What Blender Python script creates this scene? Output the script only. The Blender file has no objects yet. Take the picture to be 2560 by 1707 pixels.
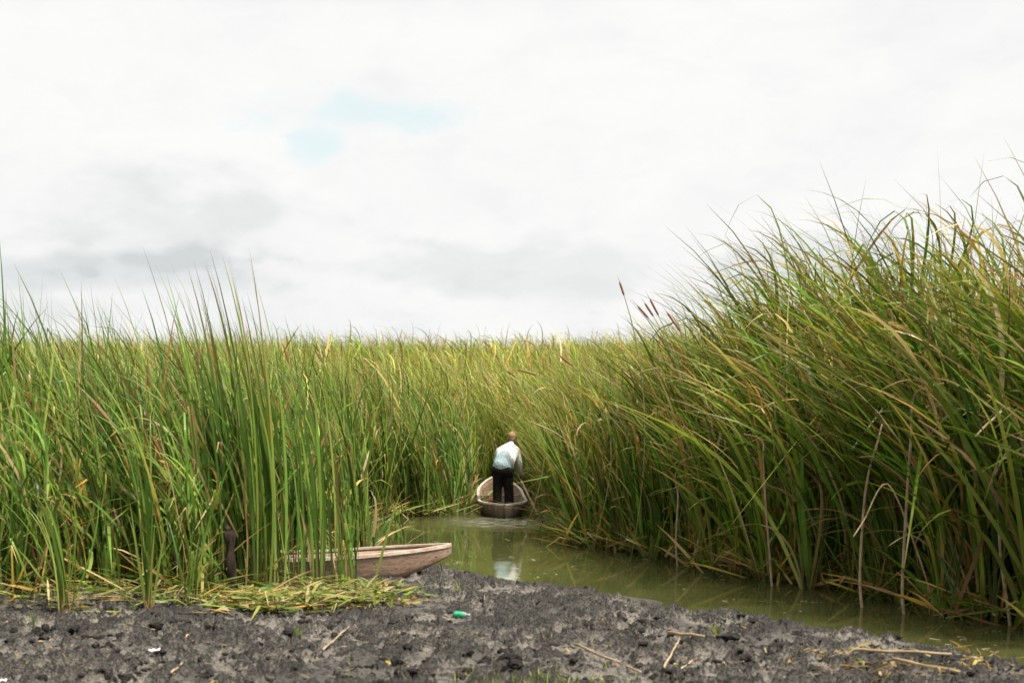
import bpy, math, random
import numpy as np
from mathutils import Vector, Matrix
R = math.radians
rng = np.random.default_rng(7)
random.seed(7)
scn = bpy.context.scene
H, F = 2.2, 3000.0          # eye height over the water (m), focal length in photo pixels (2560 wide)

# ------------------------------------------------------------------ camera
cd = bpy.data.cameras.new('camera'); cam = bpy.data.objects.new('camera', cd)
scn.collection.objects.link(cam); scn.camera = cam
cam.location = (0, 0, H); cam.rotation_euler = (R(90), 0, 0)
cd.sensor_width = 36; cd.lens = F / 2560 * 36; cd.shift_y = 166.5 / 2560
cd.clip_start = .1; cd.clip_end = 5000
cd.dof.use_dof = True; cd.dof.focus_distance = 19.0; cd.dof.aperture_fstop = 1.7

# ------------------------------------------------------------------ view, sampling
vs = scn.view_settings
vs.view_transform = 'Standard'; vs.look = 'None'; vs.gamma = 1; vs.exposure = 0.85
scn.render.engine = 'CYCLES'
scn.cycles.use_denoising = True
scn.cycles.max_bounces = 7; scn.cycles.diffuse_bounces = 4; scn.cycles.transmission_bounces = 5
scn.cycles.transparent_max_bounces = 6

# ------------------------------------------------------------------ node helper
class NT:
    def __init__(s, tree): s.t = tree; s.n = tree.nodes; s.l = tree.links
    def node(s, kind, **kw):
        n = s.n.new(kind)
        for k, v in kw.items():
            if k == 'ins':
                for a, b in v.items(): s.put(n.inputs[a], b)
            else: setattr(n, k, v)
        return n
    def put(s, sock, v):
        if isinstance(v, bpy.types.NodeSocket): s.l.new(v, sock)
        elif v is not None: sock.default_value = v
    def math(s, op, a, b=None, c=None, clamp=False):
        n = s.n.new('ShaderNodeMath'); n.operation = op; n.use_clamp = clamp
        for i, v in enumerate((a, b, c)):
            if v is not None: s.put(n.inputs[i], v)
        return n.outputs[0]
    def mix(s, f, a, b, mode='MIX'):
        n = s.n.new('ShaderNodeMix'); n.data_type = 'RGBA'; n.blend_type = mode
        s.put(n.inputs[0], f); s.put(n.inputs[6], a); s.put(n.inputs[7], b)
        return n.outputs[2]
    def noise(s, vec, scale, detail=4, rough=.55, dist=0.0):
        n = s.n.new('ShaderNodeTexNoise'); s.put(n.inputs['Vector'], vec)
        n.inputs['Scale'].default_value = scale; n.inputs['Detail'].default_value = detail
        n.inputs['Roughness'].default_value = rough; n.inputs['Distortion'].default_value = dist
        return n.outputs['Fac']
    def mapr(s, v, a, b, c=0.0, d=1.0, smooth=True):
        n = s.n.new('ShaderNodeMapRange'); n.interpolation_type = 'SMOOTHSTEP' if smooth else 'LINEAR'
        s.put(n.inputs['Value'], v)
        for i, x in zip(('From Min', 'From Max', 'To Min', 'To Max'), (a, b, c, d)): n.inputs[i].default_value = x
        return n.outputs['Result']
    def scale(s, vec, xyz, loc=(0, 0, 0)):
        n = s.n.new('ShaderNodeMapping'); s.put(n.inputs['Vector'], vec)
        n.inputs['Scale'].default_value = xyz; n.inputs['Location'].default_value = loc
        return n.outputs[0]

def rgb(r, g, b): return (r, g, b, 1.0)

# ------------------------------------------------------------------ world: bright broken overcast
SUN = Vector((0.45, -0.30, 0.84)).normalized()
w = bpy.data.worlds.new('World'); scn.world = w; w.use_nodes = True
t = NT(w.node_tree); t.n.clear()
sky = t.node('ShaderNodeTexSky', sky_type='NISHITA', sun_disc=False)
sky.sun_elevation = math.asin(SUN.z); sky.sun_rotation = math.atan2(SUN.x, SUN.y)
tc = t.node('ShaderNodeTexCoord').outputs['Generated']
sep = t.node('ShaderNodeSeparateXYZ', ins={0: tc})
x, y, z = sep.outputs
el = t.math('ARCSINE', z)
az = t.math('ARCTAN2', x, y)
comb = t.node('ShaderNodeCombineXYZ', ins={0: az, 1: t.math('MULTIPLY', el, 1.8), 2: 0.0}).outputs[0]
big = t.noise(comb, 4.2, 6, .5, .25)
med = t.noise(t.scale(comb, (1, 1, 1), (3.1, 1.7, 0)), 11, 6, .55, .2)
wisp = t.noise(t.scale(comb, (1, 1.6, 1), (7.7, 2.2, 0)), 5.5, 5, .5, .3)
big2 = t.noise(t.scale(comb, (1, 1, 1), (1.3, 4.2, 0)), 6.5, 3, .5, .6)
fine_ = t.noise(t.scale(comb, (1, 1.2, 1), (9.3, .2, 0)), 16, 7, .62, .5)
soft_n = t.math('ADD', t.math('MULTIPLY', med, .45), t.math('MULTIPLY', big2, .85))
hard_n = t.math('ADD', t.math('MULTIPLY', med, .5), t.math('MULTIPLY', fine_, .8))
def blob(cx, cy, rx, ry, amp=.9, soft=.1, ns=None):
    u = t.math('DIVIDE', t.math('SUBTRACT', az, (cx - 1280) / F), rx / F)
    v = t.math('DIVIDE', t.math('SUBTRACT', el, (1020 - cy) / F), ry / F)
    d = t.math('SQRT', t.math('ADD', t.math('MULTIPLY', u, u), t.math('MULTIPLY', v, v)))
    d = t.math('ADD', d, t.math('MULTIPLY', t.math('SUBTRACT', ns or soft_n, .65), amp * 5))
    return t.mapr(d, soft, 1.15, 1, 0)
grey = t.mapr(big, .42, .66, 0, 1)
low = t.mapr(el, .02, .19, 1, .25)
grey = t.math('MULTIPLY', grey, low)
g2 = t.mapr(wisp, .47, .62, 0, 1)
g2 = t.math('MULTIPLY', g2, t.mapr(el, .03, .13, .9, .1))
cl = blob(420, 570, 560, 110, 1.0, .0)
cl2 = blob(250, 700, 560, 55, 1.1, 0)
cl3 = blob(1350, 670, 700, 75, 1.3, 0)
gsum = t.math('ADD', t.math('MULTIPLY', grey, .28), t.math('MULTIPLY', g2, .30))
gsum = t.math('ADD', gsum, t.math('MULTIPLY', cl, .46))
gsum = t.math('ADD', gsum, t.math('MULTIPLY', t.mapr(fine_, .46, .64), .09))
gsum = t.math('ADD', gsum, t.math('MULTIPLY', t.mapr(big2, .46, .66), .10))
gsum = t.math('ADD', gsum, t.math('MULTIPLY', cl2, .45))
gsum = t.math('ADD', gsum, t.math('MULTIPLY', cl3, .35), clamp=True)
K = 1 / 2 ** vs.exposure * 10       # background strength below is 0.1
white = (0.975 * K, 0.975 * K, 0.965 * K, 1)
greyc = (0.66 * K, 0.69 * K, 0.70 * K, 1)
cloud = t.mix(gsum, white, greyc)
hole = t.math('MAXIMUM', blob(870, 305, 330, 50, .9, .1, hard_n), blob(800, 365, 80, 90, .8, .1, hard_n))
hole = t.math('MULTIPLY', hole, .66)
blue = t.mix(.9, sky.outputs[0], (0.78 * K, 0.93 * K, 0.93 * K, 1))
cloud = t.mix(hole, cloud, blue)
# the overcast is brighter overhead, brightest round the hidden sun
up = t.mapr(el, .33, 1.2, 1.0, 1.7)
dotn = t.node('ShaderNodeVectorMath', operation='DOT_PRODUCT', ins={0: tc, 1: tuple(SUN)})
glow = t.mapr(dotn.outputs['Value'], .75, 1.0, 0, 1.4)
cloud = t.mix(1.0, cloud, t.node('ShaderNodeCombineColor', ins={0: t.math('ADD', up, glow), 1: t.math('ADD', up, glow), 2: t.math('ADD', up, glow)}).outputs[0], 'MULTIPLY')
ground_half = t.mapr(z, -.05, 0, .15, 1)
cloud = t.mix(1.0, cloud, t.node('ShaderNodeCombineColor', ins={0: ground_half, 1: ground_half, 2: ground_half}).outputs[0], 'MULTIPLY')
bg = t.node('ShaderNodeBackground', ins={'Color': cloud, 'Strength': .1})
t.l.new(bg.outputs[0], t.node('ShaderNodeOutputWorld').inputs[0])

# ------------------------------------------------------------------ sun
sd = bpy.data.lights.new('sun', 'SUN'); so = bpy.data.objects.new('sun', sd); scn.collection.objects.link(so)
sd.energy = 4.9; sd.angle = R(6); sd.color = (1, .95, .86)
so.rotation_euler = SUN.to_track_quat('Z', 'Y').to_euler(); so.location = (20, -5, 40)

# ------------------------------------------------------------------ object helpers
def link(o): scn.collection.objects.link(o); return o
def tag(o, label=None, cat=None, group=None, kind=None):
    if label: o['label'] = label
    if cat: o['category'] = cat
    if group: o['group'] = group
    if kind: o['kind'] = kind
    return o
def empty(name, loc, label, cat, group=None, rz=0.0):
    o = link(bpy.data.objects.new(name, None)); o.location = loc; o.rotation_euler = (0, 0, rz); o.empty_display_size = .2
    return tag(o, label, cat, group)
def meshobj(name, verts, faces, mat, parent=None, smooth=True):
    me = bpy.data.meshes.new(name); me.from_pydata([tuple(v) for v in verts], [], [tuple(f) for f in faces]); me.update()
    if smooth: me.polygons.foreach_set('use_smooth', [True] * len(me.polygons))
    if mat: me.materials.append(mat)
    o = link(bpy.data.objects.new(name, me))
    if parent: o.parent = parent
    return o
def npmesh(name, V, Q, col, mat, parent=None, smooth=True):
    """V (n,3) Q (m,4) quads, col (n,3) surface colour"""
    me = bpy.data.meshes.new(name)
    me.vertices.add(len(V)); me.vertices.foreach_set('co', V.astype(np.float32).ravel())
    me.loops.add(Q.size); me.loops.foreach_set('vertex_index', Q.astype(np.int32).ravel())
    me.polygons.add(len(Q))
    me.polygons.foreach_set('loop_start', np.arange(0, Q.size, 4, dtype=np.int32))
    me.polygons.foreach_set('use_smooth', np.full(len(Q), smooth))
    if col is not None:
        a = me.color_attributes.new('tint', 'FLOAT_COLOR', 'POINT')
        c = np.ones((len(V), 4), np.float32); c[:, :3] = col; a.data.foreach_set('color', c.ravel())
    me.update(calc_edges=True); me.validate()
    me.materials.append(mat)
    o = link(bpy.data.objects.new(name, me))
    if parent: o.parent = parent
    return o

def at(px, py, D):
    """point at distance D seen at photo pixel (px,py)"""
    return Vector(((px - 1280) * D / F, D, H + (1020 - py) * D / F))

# ------------------------------------------------------------------ materials
def newmat(name):
    m = bpy.data.materials.new(name); m.use_nodes = True
    t = NT(m.node_tree); t.n.clear()
    out = t.node('ShaderNodeOutputMaterial')
    return m, t, out
def leaf_mat(name, trans=.35, rough=.38):
    m, t, out = newmat(name)
    a = t.node('ShaderNodeAttribute', attribute_name='tint').outputs['Color']
    p = t.node('ShaderNodeBsdfPrincipled', ins={'Base Color': a, 'Roughness': rough})
    p.inputs['Specular IOR Level'].default_value = .2
    tr = t.node('ShaderNodeBsdfTranslucent', ins={'Color': t.mix(1.0, a, (1.15, 1.1, .7, 1), 'MULTIPLY')})
    mx = t.node('ShaderNodeMixShader', ins={0: trans, 1: p.outputs[0], 2: tr.outputs[0]})
    t.l.new(mx.outputs[0], out.inputs[0])
    return m
def simple_mat(name, c1, c2, scale=20, rough=.7, bump=.0, bscale=60, metal=0, spec=.4, stretch=(1, 1, 1)):
    m, t, out = newmat(name)
    co = t.node('ShaderNodeTexCoord').outputs['Object']
    co = t.scale(co, stretch)
    f = t.mapr(t.noise(co, scale, 6, .6), .35, .65)
    p = t.node('ShaderNodeBsdfPrincipled', ins={'Base Color': t.mix(f, rgb(*c1), rgb(*c2)), 'Roughness': rough, 'Metallic': metal})
    p.inputs['Specular IOR Level'].default_value = spec
    if bump:
        b = t.node('ShaderNodeBump', ins={'Height': t.noise(co, bscale, 6, .6), 'Strength': bump, 'Distance': .02})
        t.l.new(b.outputs[0], p.inputs['Normal'])
    t.l.new(p.outputs[0], out.inputs[0])
    return m
M_leaf = leaf_mat('reed_leaf')
M_dry = leaf_mat('dry_reed', .15, .7)

# ------------------------------------------------------------------ noise in numpy
_tab = {}
def vnoise(x, y, seed=0):
    if seed not in _tab: _tab[seed] = np.random.default_rng(seed).random((256, 256))
    r = _tab[seed]
    xi = np.floor(x).astype(int); yi = np.floor(y).astype(int)
    fx = x - xi; fy = y - yi
    fx = fx * fx * (3 - 2 * fx); fy = fy * fy * (3 - 2 * fy)
    g = lambda a, b: r[a % 256, b % 256]
    return (g(xi, yi) * (1 - fx) + g(xi + 1, yi) * fx) * (1 - fy) + (g(xi, yi + 1) * (1 - fx) + g(xi + 1, yi + 1) * fx) * fy
def fbm(x, y, sc, octv=4, seed=0, gain=.5):
    s = 0; a = 1; tot = 0
    for i in range(octv):
        s = s + a * vnoise(x * sc + 17.3 * i, y * sc + 9.1 * i, seed + i); tot += a; a *= gain; sc *= 2.03
    return s / tot
def sstep(a, b, v):
    q = np.clip((v - a) / (b - a), 0, 1); return q * q * (3 - 2 * q)

# ------------------------------------------------------------------ the channel outline (metres) and ground height
W = np.array([(-3.1, 16.7), (-1.75, 16.5), (-1.15, 16.35), (-0.55, 15.5), (0.13, 14.75), (1.12, 13.85), (1.7, 13.0), (2.34, 12.35), (3.4, 11.4),
              (4.25, 10.15), (5.6, 8.4), (7.0, 6.0), (9.6, 6.0), (7.6, 8.6), (6.3, 10.4), (5.25, 12.3), (3.96, 15.1), (1.9, 18.8), (.85, 20.3),
              (.62, 22), (.6, 24.5), (.6, 29), (.1, 31), (-.5, 31), (-1.05, 29), (-.95, 25.2), (-1.4, 24.3), (-2.4, 24.0), (-2.75, 22), (-2.95, 19.5), (-3.3, 17.6)])
def water_sd(x, y):
    """signed distance to the water outline, positive on land"""
    shp = x.shape; x = x.ravel(); y = y.ravel()
    d2 = np.full(x.shape, 1e9); ins = np.zeros(x.shape, bool)
    n = len(W)
    for i in range(n):
        ax, ay = W[i]; bx, by = W[(i + 1) % n]
        ex, ey = bx - ax, by - ay
        tt = np.clip(((x - ax) * ex + (y - ay) * ey) / (ex * ex + ey * ey), 0, 1)
        d2 = np.minimum(d2, (x - ax - tt * ex) ** 2 + (y - ay - tt * ey) ** 2)
        c = ((ay > y) != (by > y)) & (x < (bx - ax) * (y - ay) / (by - ay + 1e-12) + ax)
        ins ^= c
    d = np.sqrt(d2); d[ins] *= -1
    return d.reshape(shp)
def base_height(x, y, sd=None):
    if sd is None: sd = water_sd(x, y)
    sd = sd + (fbm(x, y, 1.3, 3, 5) - .5) * .45
    z = np.where(sd > 0, .03 + .11 * sstep(0, 1.2, sd), -.02 - .45 * sstep(0, 1.5, -sd) + .05)
    # the reeds beyond the mud stand in shallow water
    off = np.maximum(sstep(-.6, .6, x - np.interp(y, [8, 12.3, 15.1, 18.8, 20.3], [7, 4.7, 3.2, 1.0, -20])), sstep(18.5, 21, y))
    z = z - .13 * off
    # reed country slowly climbs behind the channel
    rise = np.clip(y - 31, 0, 80) * .052
    rise = rise * sstep(0, 6, y - 31)
    return z + rise - .02 * np.clip(7 - y, 0, 5)
def clods(x, y):
    yy = y * .85
    n1 = np.abs(fbm(x, yy, 2.6, 2, 21) - .5) * 2
    n2 = 1 - np.abs(fbm(x, yy, 6.5, 3, 31) - .5) * 4
    n3 = fbm(x, yy, 15, 4, 41, .62)
    n4 = fbm(x, yy, 4.2, 3, 51)
    lump = sstep(.50, .64, n4 * .6 + n3 * .45)
    return n1, n2, n3, lump
def mud_height(x, y, sd=None):
    z = base_height(x, y, sd)
    und = fbm(x, y * 1.5, .9, 3, 67)
    n1, n2, n3, lump = clods(x, y)
    n5 = fbm(x, y, 24, 3, 63, .65)
    amp = sstep(-.15, .4, sd if sd is not None else water_sd(x, y)) * np.clip(1.15 - (y - 17) * .2, 0, 1)
    return z + amp * (.10 * (und - .5) + .06 * n1 + .012 * n2 + .06 * (n3 - .5) + .05 * (n5 - .5) + .10 * lump * (.1 + n5)), lump
def ground_z(x, y):
    a = np.array([float(x)]); b = np.array([float(y)])
    return float(mud_height(a, b, water_sd(a, b))[0][0])

def axis(lo, hi, step, fine_lo, fine_hi, fine):
    v = list(np.arange(fine_lo, fine_hi, fine))
    s = fine; p = fine_hi
    while p < hi: v.append(p); s = min(s * 1.25, step); p += s
    v.append(hi)
    s = fine; p = fine_lo
    while p > lo: s = min(s * 1.25, step); p -= s; v.insert(0, p)
    return np.array(v)
gx = axis(-700, 700, 60, -5.6, 5.4, .022); gy = axis(-60, 900, 60, 8.4, 16.9, .022)
X, Y = np.meshgrid(gx, gy, indexing='ij')
SD = water_sd(X, Y)
Z, LUMP = mud_height(X, Y, SD)
far = np.abs(X) + np.abs(Y) > 180
nx, ny = X.shape
V = np.stack([X.ravel(), Y.ravel(), Z.ravel()], 1)
I = np.arange(nx * ny).reshape(nx, ny)
Q = np.stack([I[:-1, :-1], I[1:, :-1], I[1:, 1:], I[:-1, 1:]], -1).reshape(-1, 4)
# tint: R = dark wet clods, G = wetness near the water
wet = 1 - sstep(.0, .45, SD)
fine = fbm(X, Y, 9, 3, 77)
tint = np.stack([LUMP.ravel(), wet.ravel(), fine.ravel()], 1)
m, t, out = newmat('mud')
a = t.node('ShaderNodeAttribute', attribute_name='tint').outputs['Color']
sc = t.node('ShaderNodeSeparateColor', ins={0: a}).outputs
pos = t.node('ShaderNodeNewGeometry').outputs['Position']
nz = t.noise(t.scale(pos, (.8, 1.1, 1)), 8, 9, .72, .3); nf = t.noise(pos, 48, 6, .75); nb = t.noise(pos, 1.1, 4, .5)
dry = t.mix(t.mapr(nf, .3, .7), rgb(.105, .092, .076), rgb(.29, .256, .215))
dry = t.mix(t.mapr(nb, .4, .65), dry, rgb(.09, .081, .071))
dark = t.mix(t.mapr(nf, .35, .7), rgb(.015, .0135, .0115), rgb(.058, .052, .044))
k = t.math('ADD', t.math('MULTIPLY', sc[0], .9), t.mapr(nz, .47, .57, 0, .95), clamp=True)
k = t.math('ADD', k, t.mapr(nf, .38, .62, .2, -.3), clamp=True)
col = t.mix(k, dry, dark)
col = t.mix(t.math('MULTIPLY', sc[1], .6), col, rgb(.06, .055, .045))
rough = t.mapr(sc[1], 0, 1, .85, .35)
p = t.node('ShaderNodeBsdfPrincipled', ins={'Base Color': col, 'Roughness': rough, 'Specular IOR Level': .2})
b = t.node('ShaderNodeBump', ins={'Height': t.math('ADD', nf, t.math('MULTIPLY', nz, .8)), 'Strength': 1.0, 'Distance': .035})
t.l.new(b.outputs[0], p.inputs['Normal']); t.l.new(p.outputs[0], out.inputs[0])
ground = npmesh('ground', V, Q, tint, m)
tag(ground, 'dark grey cracked mud bank with dry crust and wet clods beside the channel', 'ground', kind='structure')

# ------------------------------------------------------------------ water
m, t, out = newmat('water')
pos = t.node('ShaderNodeNewGeometry').outputs['Position']
n1 = t.noise(t.scale(pos, (1, .45, 1)), 1.6, 3, .5); n2 = t.noise(t.scale(pos, (1, .5, 1)), 9, 3, .55)
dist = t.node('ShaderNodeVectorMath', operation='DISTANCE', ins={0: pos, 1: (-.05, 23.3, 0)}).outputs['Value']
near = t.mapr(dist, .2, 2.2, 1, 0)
hgt = t.math('ADD', t.math('MULTIPLY', n1, .35), t.math('MULTIPLY', n2, t.math('ADD', .035, t.math('MULTIPLY', near, 2.2))))
b = t.node('ShaderNodeBump', ins={'Height': hgt, 'Strength': .55, 'Distance': .035})
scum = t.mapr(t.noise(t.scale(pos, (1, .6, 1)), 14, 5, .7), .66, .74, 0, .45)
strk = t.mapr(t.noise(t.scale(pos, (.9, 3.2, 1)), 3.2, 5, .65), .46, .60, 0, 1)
sheen = t.math('MULTIPLY', t.mapr(dist, .5, 1.9, .75, 0), strk)  # painted sheen: pale streaks round the boat imitating sky glints on ripples
scum = t.math('MAXIMUM', scum, sheen)  # from here on: floating scum plus the painted sky sheen
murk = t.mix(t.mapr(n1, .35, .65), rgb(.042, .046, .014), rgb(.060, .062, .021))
murk = t.mix(scum, murk, rgb(.21, .20, .155))  # one pale colour for both scum and painted sheen
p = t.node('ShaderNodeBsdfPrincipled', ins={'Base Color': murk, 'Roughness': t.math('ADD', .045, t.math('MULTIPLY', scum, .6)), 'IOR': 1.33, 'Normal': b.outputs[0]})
t.l.new(p.outputs[0], out.inputs[0])
wx = np.linspace(-4.6, 11, 60); wy = np.linspace(4, 32.5, 80)
WX, WY = np.meshgrid(wx, wy, indexing='ij'); J = np.arange(WX.size).reshape(WX.shape)
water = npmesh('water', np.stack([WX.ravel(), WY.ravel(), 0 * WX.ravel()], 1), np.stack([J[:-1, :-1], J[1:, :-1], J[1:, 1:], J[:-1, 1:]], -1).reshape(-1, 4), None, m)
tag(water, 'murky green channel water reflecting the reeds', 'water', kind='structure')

# flecks of scum and leaf bits afloat
nfl = 380
fx = rng.uniform(-3.2, 6, nfl * 6); fy = rng.uniform(10, 24.5, nfl * 6)
dfl = fbm(fx, fy, .9, 3, 88) + rng.normal(0, .04, fx.shape); sdf = water_sd(fx, fy)
kk = (sdf < -.02) & ((dfl > .66) | (sdf > -.12)); fx, fy = fx[kk][:nfl], fy[kk][:nfl]
VV, QQ = [], []
for i in range(len(fx)):
    r = random.uniform(.006, .022); a0 = random.uniform(0, 6.28); l_ = random.uniform(1, 3.2)
    for k, (u, v) in enumerate(((-1, -1), (1, -.8), (.9, 1), (-1, .7))):
        u *= l_; VV.append((fx[i] + r * (u * math.cos(a0) - v * math.sin(a0)), fy[i] + r * (u * math.sin(a0) + v * math.cos(a0)), .005 + .003 * (k % 2)))
    QQ.append([i * 4 + k for k in range(4)])
fc = np.repeat(np.array([(.30, .28, .18), (.16, .13, .06), (.38, .36, .28), (.20, .22, .06)])[rng.integers(0, 4, len(fx))], 4, 0)
tag(npmesh('floating_flecks', np.array(VV), np.array(QQ), fc, M_leaf, smooth=False), 'pale leaf bits and scum flecks afloat on the channel', 'flecks', kind='stuff')

# ------------------------------------------------------------------ reed blades
def nrm(v): return v / (np.linalg.norm(v, axis=-1, keepdims=True) + 1e-9)
def blade_arrays(P0, L, wid, fan, wind, droop, col0, col1, col2, kink=None, nseg=8, twist=.6, wexp=1.4, thick=None):
    """ribbons. P0 (n,3) L,wid (n) fan,wind (n,3) droop (n) colours (n,3) base, middle, tip; kink (n) position or >1"""
    n = len(L)
    s = np.linspace(0, 1, nseg + 1)
    up = np.array([0, 0, 1.0])
    P = np.zeros((n, nseg + 1, 3)); P[:, 0] = P0
    T = np.zeros_like(P)
    kd = None
    if kink is not None:
        a = rng.uniform(0, 2 * np.pi, n)
        kd = nrm(np.stack([np.cos(a) - .5, np.sin(a), -rng.uniform(.2, 1.6, n)], 1))
    for i, si in enumerate(s):
        v = up + fan + wind * si ** wexp - up * (droop * si ** 2.6)[:, None]
        v = nrm(v)
        if kink is not None:
            v = np.where((si > kink)[:, None], kd, v)
        T[:, i] = v
        if i < nseg: P[:, i + 1] = P[:, i] + v * (L / nseg)[:, None]
    # side direction
    a = rng.uniform(0, 2 * np.pi, n); tw = rng.normal(0, twist, n)
    ang = a[:, None] + tw[:, None] * s[None, :]
    r = np.stack([np.cos(ang), np.sin(ang), 0 * ang], -1)
    side = nrm(r - T * (r * T).sum(-1, keepdims=True))
    prof = np.minimum(1, .75 + s * .9) * np.where(s > .55, np.clip((1 - s) / .45, 0, 1) ** .8, 1)
    prof[-1] = .03
    hw = (wid[:, None] * prof[None, :] * .5)[..., None]
    A = P - side * hw; B = P + side * hw
    V = np.stack([A, B], 2).reshape(-1, 3)
    base = (np.arange(n) * (nseg + 1) * 2)[:, None] + (np.arange(nseg) * 2)[None, :]
    Q = np.stack([base, base + 1, base + 3, base + 2], -1).reshape(-1, 4)
    f1 = sstep(.0, .28, s)[None, :, None]; f2 = sstep(.62, 1.0, s)[None, :, None]
    C = col0[:, None] * (1 - f1) + col1[:, None] * f1
    C = C * (1 - f2) + col2[:, None] * f2
    C = np.repeat(C[:, :, None, :], 2, 2).reshape(-1, 3)
    return V, Q, C
def merge(parts):
    Vs, Qs, Cs, o = [], [], [], 0
    for V, Q, C in parts:
        Vs.append(V); Qs.append(Q + o); Cs.append(C); o += len(V)
    return np.concatenate(Vs), np.concatenate(Qs), np.concatenate(Cs)

PAL = dict(
    cool=np.array([(.092, .168, .026), (.125, .200, .032), (.052, .108, .018), (.175, .225, .048)]),
    warm=np.array([(.145, .215, .026), (.195, .245, .040), (.095, .160, .018), (.260, .270, .065)]),
    deep=np.array([(.070, .138, .013), (.110, .178, .019), (.042, .085, .010), (.160, .190, .030)]))
DRY = np.array([(.36, .26, .13), (.42, .33, .17), (.28, .18, .08), (.45, .36, .10), (.40, .24, .06)])
def colours(n, pal, dryp, tipdry=.5, val=.16):
    g = PAL[pal][rng.integers(0, 4, n)] * np.exp(rng.normal(0, val, (n, 1)))
    d = DRY[rng.integers(0, len(DRY), n)] * np.exp(rng.normal(0, .15, (n, 1)))
    isd = (rng.random(n) < dryp)[:, None]
    mid = np.where(isd, d, g)
    base = mid * .55 + np.array([.22, .19, .09]) * .45
    tip = np.where((rng.random(n) < tipdry)[:, None], mid * .35 + np.array([.20, .12, .05]) * .65, mid * 1.05)
    return base, mid, tip

def scatter(poly_fn, x0, x1, y0, y1, dens):
    n = int((x1 - x0) * (y1 - y0) * dens)
    x = rng.uniform(x0, x1, n); y = rng.uniform(y0, y1, n)
    k = poly_fn(x, y)
    return x[k], y[k]

def bed(name, x, y, hgt, label, pal, leaves=8, wind=(-.5, 0, 0), fanw=.12, dryp=.08, width=.024, nseg=8, droopr=(0, .9), kinkp=.06,
        windvar=.35, tipdry=.45, litter=0, zoff=0, lenr=(.55, 1.0), wexp=1.4, group=None, wscale=None, val=.30, arch=.3, archup=1.0):
    n = len(x)
    z = base_height(x, y)
    # patches: whole stands of one lean, one height, one tone
    pat = fbm(x, y, .55, 2, 91); pat2 = fbm(x, y, .9, 2, 97)
    az = rng.uniform(0, np.pi, n)
    idx = np.repeat(np.arange(n), leaves); N = len(idx)
    isarch = rng.random(N) < arch
    lf = rng.normal(0, 1, N) * fanw
    fan = np.stack([np.cos(az[idx]) * lf, np.sin(az[idx]) * lf, 0 * lf], 1) + rng.normal(0, fanw * .45, (N, 3)) * np.array([1, 1, 0])
    P0 = np.stack([x[idx] + rng.normal(0, .025, N), y[idx] + rng.normal(0, .025, N), np.maximum(z[idx], -.15) - .03 + zoff], 1)
    L = hgt[idx] * rng.uniform(lenr[0], lenr[1], N)
    aa = rng.uniform(0, 2 * np.pi, N); af = rng.uniform(.1, .75, N)
    fan = np.where(isarch[:, None], np.stack([np.cos(aa) * af, np.sin(aa) * af, 0 * aa], 1), fan)
    P0[:, 2] += np.where(isarch, rng.uniform(0, .30, N) ** 1 * hgt[idx] * archup, 0)
    L = np.where(isarch, hgt[idx] * rng.uniform(.20, .52, N), L)
    wv = (rng.normal(1, windvar, n)[idx] + rng.normal(0, .25, N)) * (.25 + pat[idx] * 1.5) * (1 if wscale is None else wscale[idx])
    wd = np.array(wind)[None] * wv[:, None] + rng.normal(0, .10, (N, 3)) * np.array([1, 1, 0])
    droop = rng.uniform(droopr[0], droopr[1], N) ** 2
    droop = np.where(isarch, rng.uniform(.6, 3.2, N), droop)
    kink = np.where(rng.random(N) < kinkp * (1 + isarch), rng.uniform(.35, .9, N), 2.0)
    wid = width * rng.uniform(.6, 1.25, N)
    c0, c1, c2 = colours(N, pal, dryp, tipdry, val)
    dd = (isarch & (rng.random(N) < .18))[:, None]
    dc = DRY[rng.integers(0, len(DRY), N)] * np.exp(rng.normal(-.1, .25, (N, 1)))
    c0 = np.where(dd, dc * .8, c0); c1 = np.where(dd, dc, c1); c2 = np.where(dd, dc * .8, c2)
    tone = (np.exp((pat2[idx] - .5) * .9))[:, None]
    c1 = c1 * tone; c2 = c2 * tone
    parts = [blade_arrays(P0, L, wid, fan, wd, droop, c0, c1, c2, kink, nseg, wexp=wexp)]
    if litter:
        m_ = litter; j = rng.integers(0, n, m_)
        P = np.stack([x[j] + rng.normal(0, .15, m_), y[j] + rng.normal(0, .15, m_), np.maximum(z[j], -.02) + rng.uniform(0, .1, m_)], 1)
        a = rng.uniform(0, 2 * np.pi, m_); f = rng.uniform(.5, 4, m_)
        fan = np.stack([np.cos(a) * f, np.sin(a) * f, 0 * a], 1)
        c0, c1, c2 = colours(m_, pal, .52, .8)
        parts.append(blade_arrays(P, rng.uniform(.4, 1.3, m_), width * rng.uniform(.5, 1.1, m_), fan, fan * 0, rng.uniform(.3, 1.6, m_), c0, c1, c2,
                                  np.where(rng.random(m_) < .3, rng.uniform(.4, .8, m_), 2), 5))
    V, Q, C = merge(parts)
    # nothing dives under the ground or water
    o = npmesh(name, V, Q, np.clip(C, .004, .8), M_leaf)
    return tag(o, label, 'reeds', group, 'stuff')

def keep_boat(x, y, m=.0):
    man_boat = (np.abs(x + .22) < .72 + m) & (y > 23.3) & (y < 29.8)
    u = (x + 2.35); v = (y - 14.5) - u * .17
    beached = (np.abs(u) < 1.75) & (v > -.42) & (v < .5)
    return ~(man_boat | beached)
def jit(x, y, s=1.2, seed=3): return (fbm(x, y, s, 3, seed) - .5)

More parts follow.
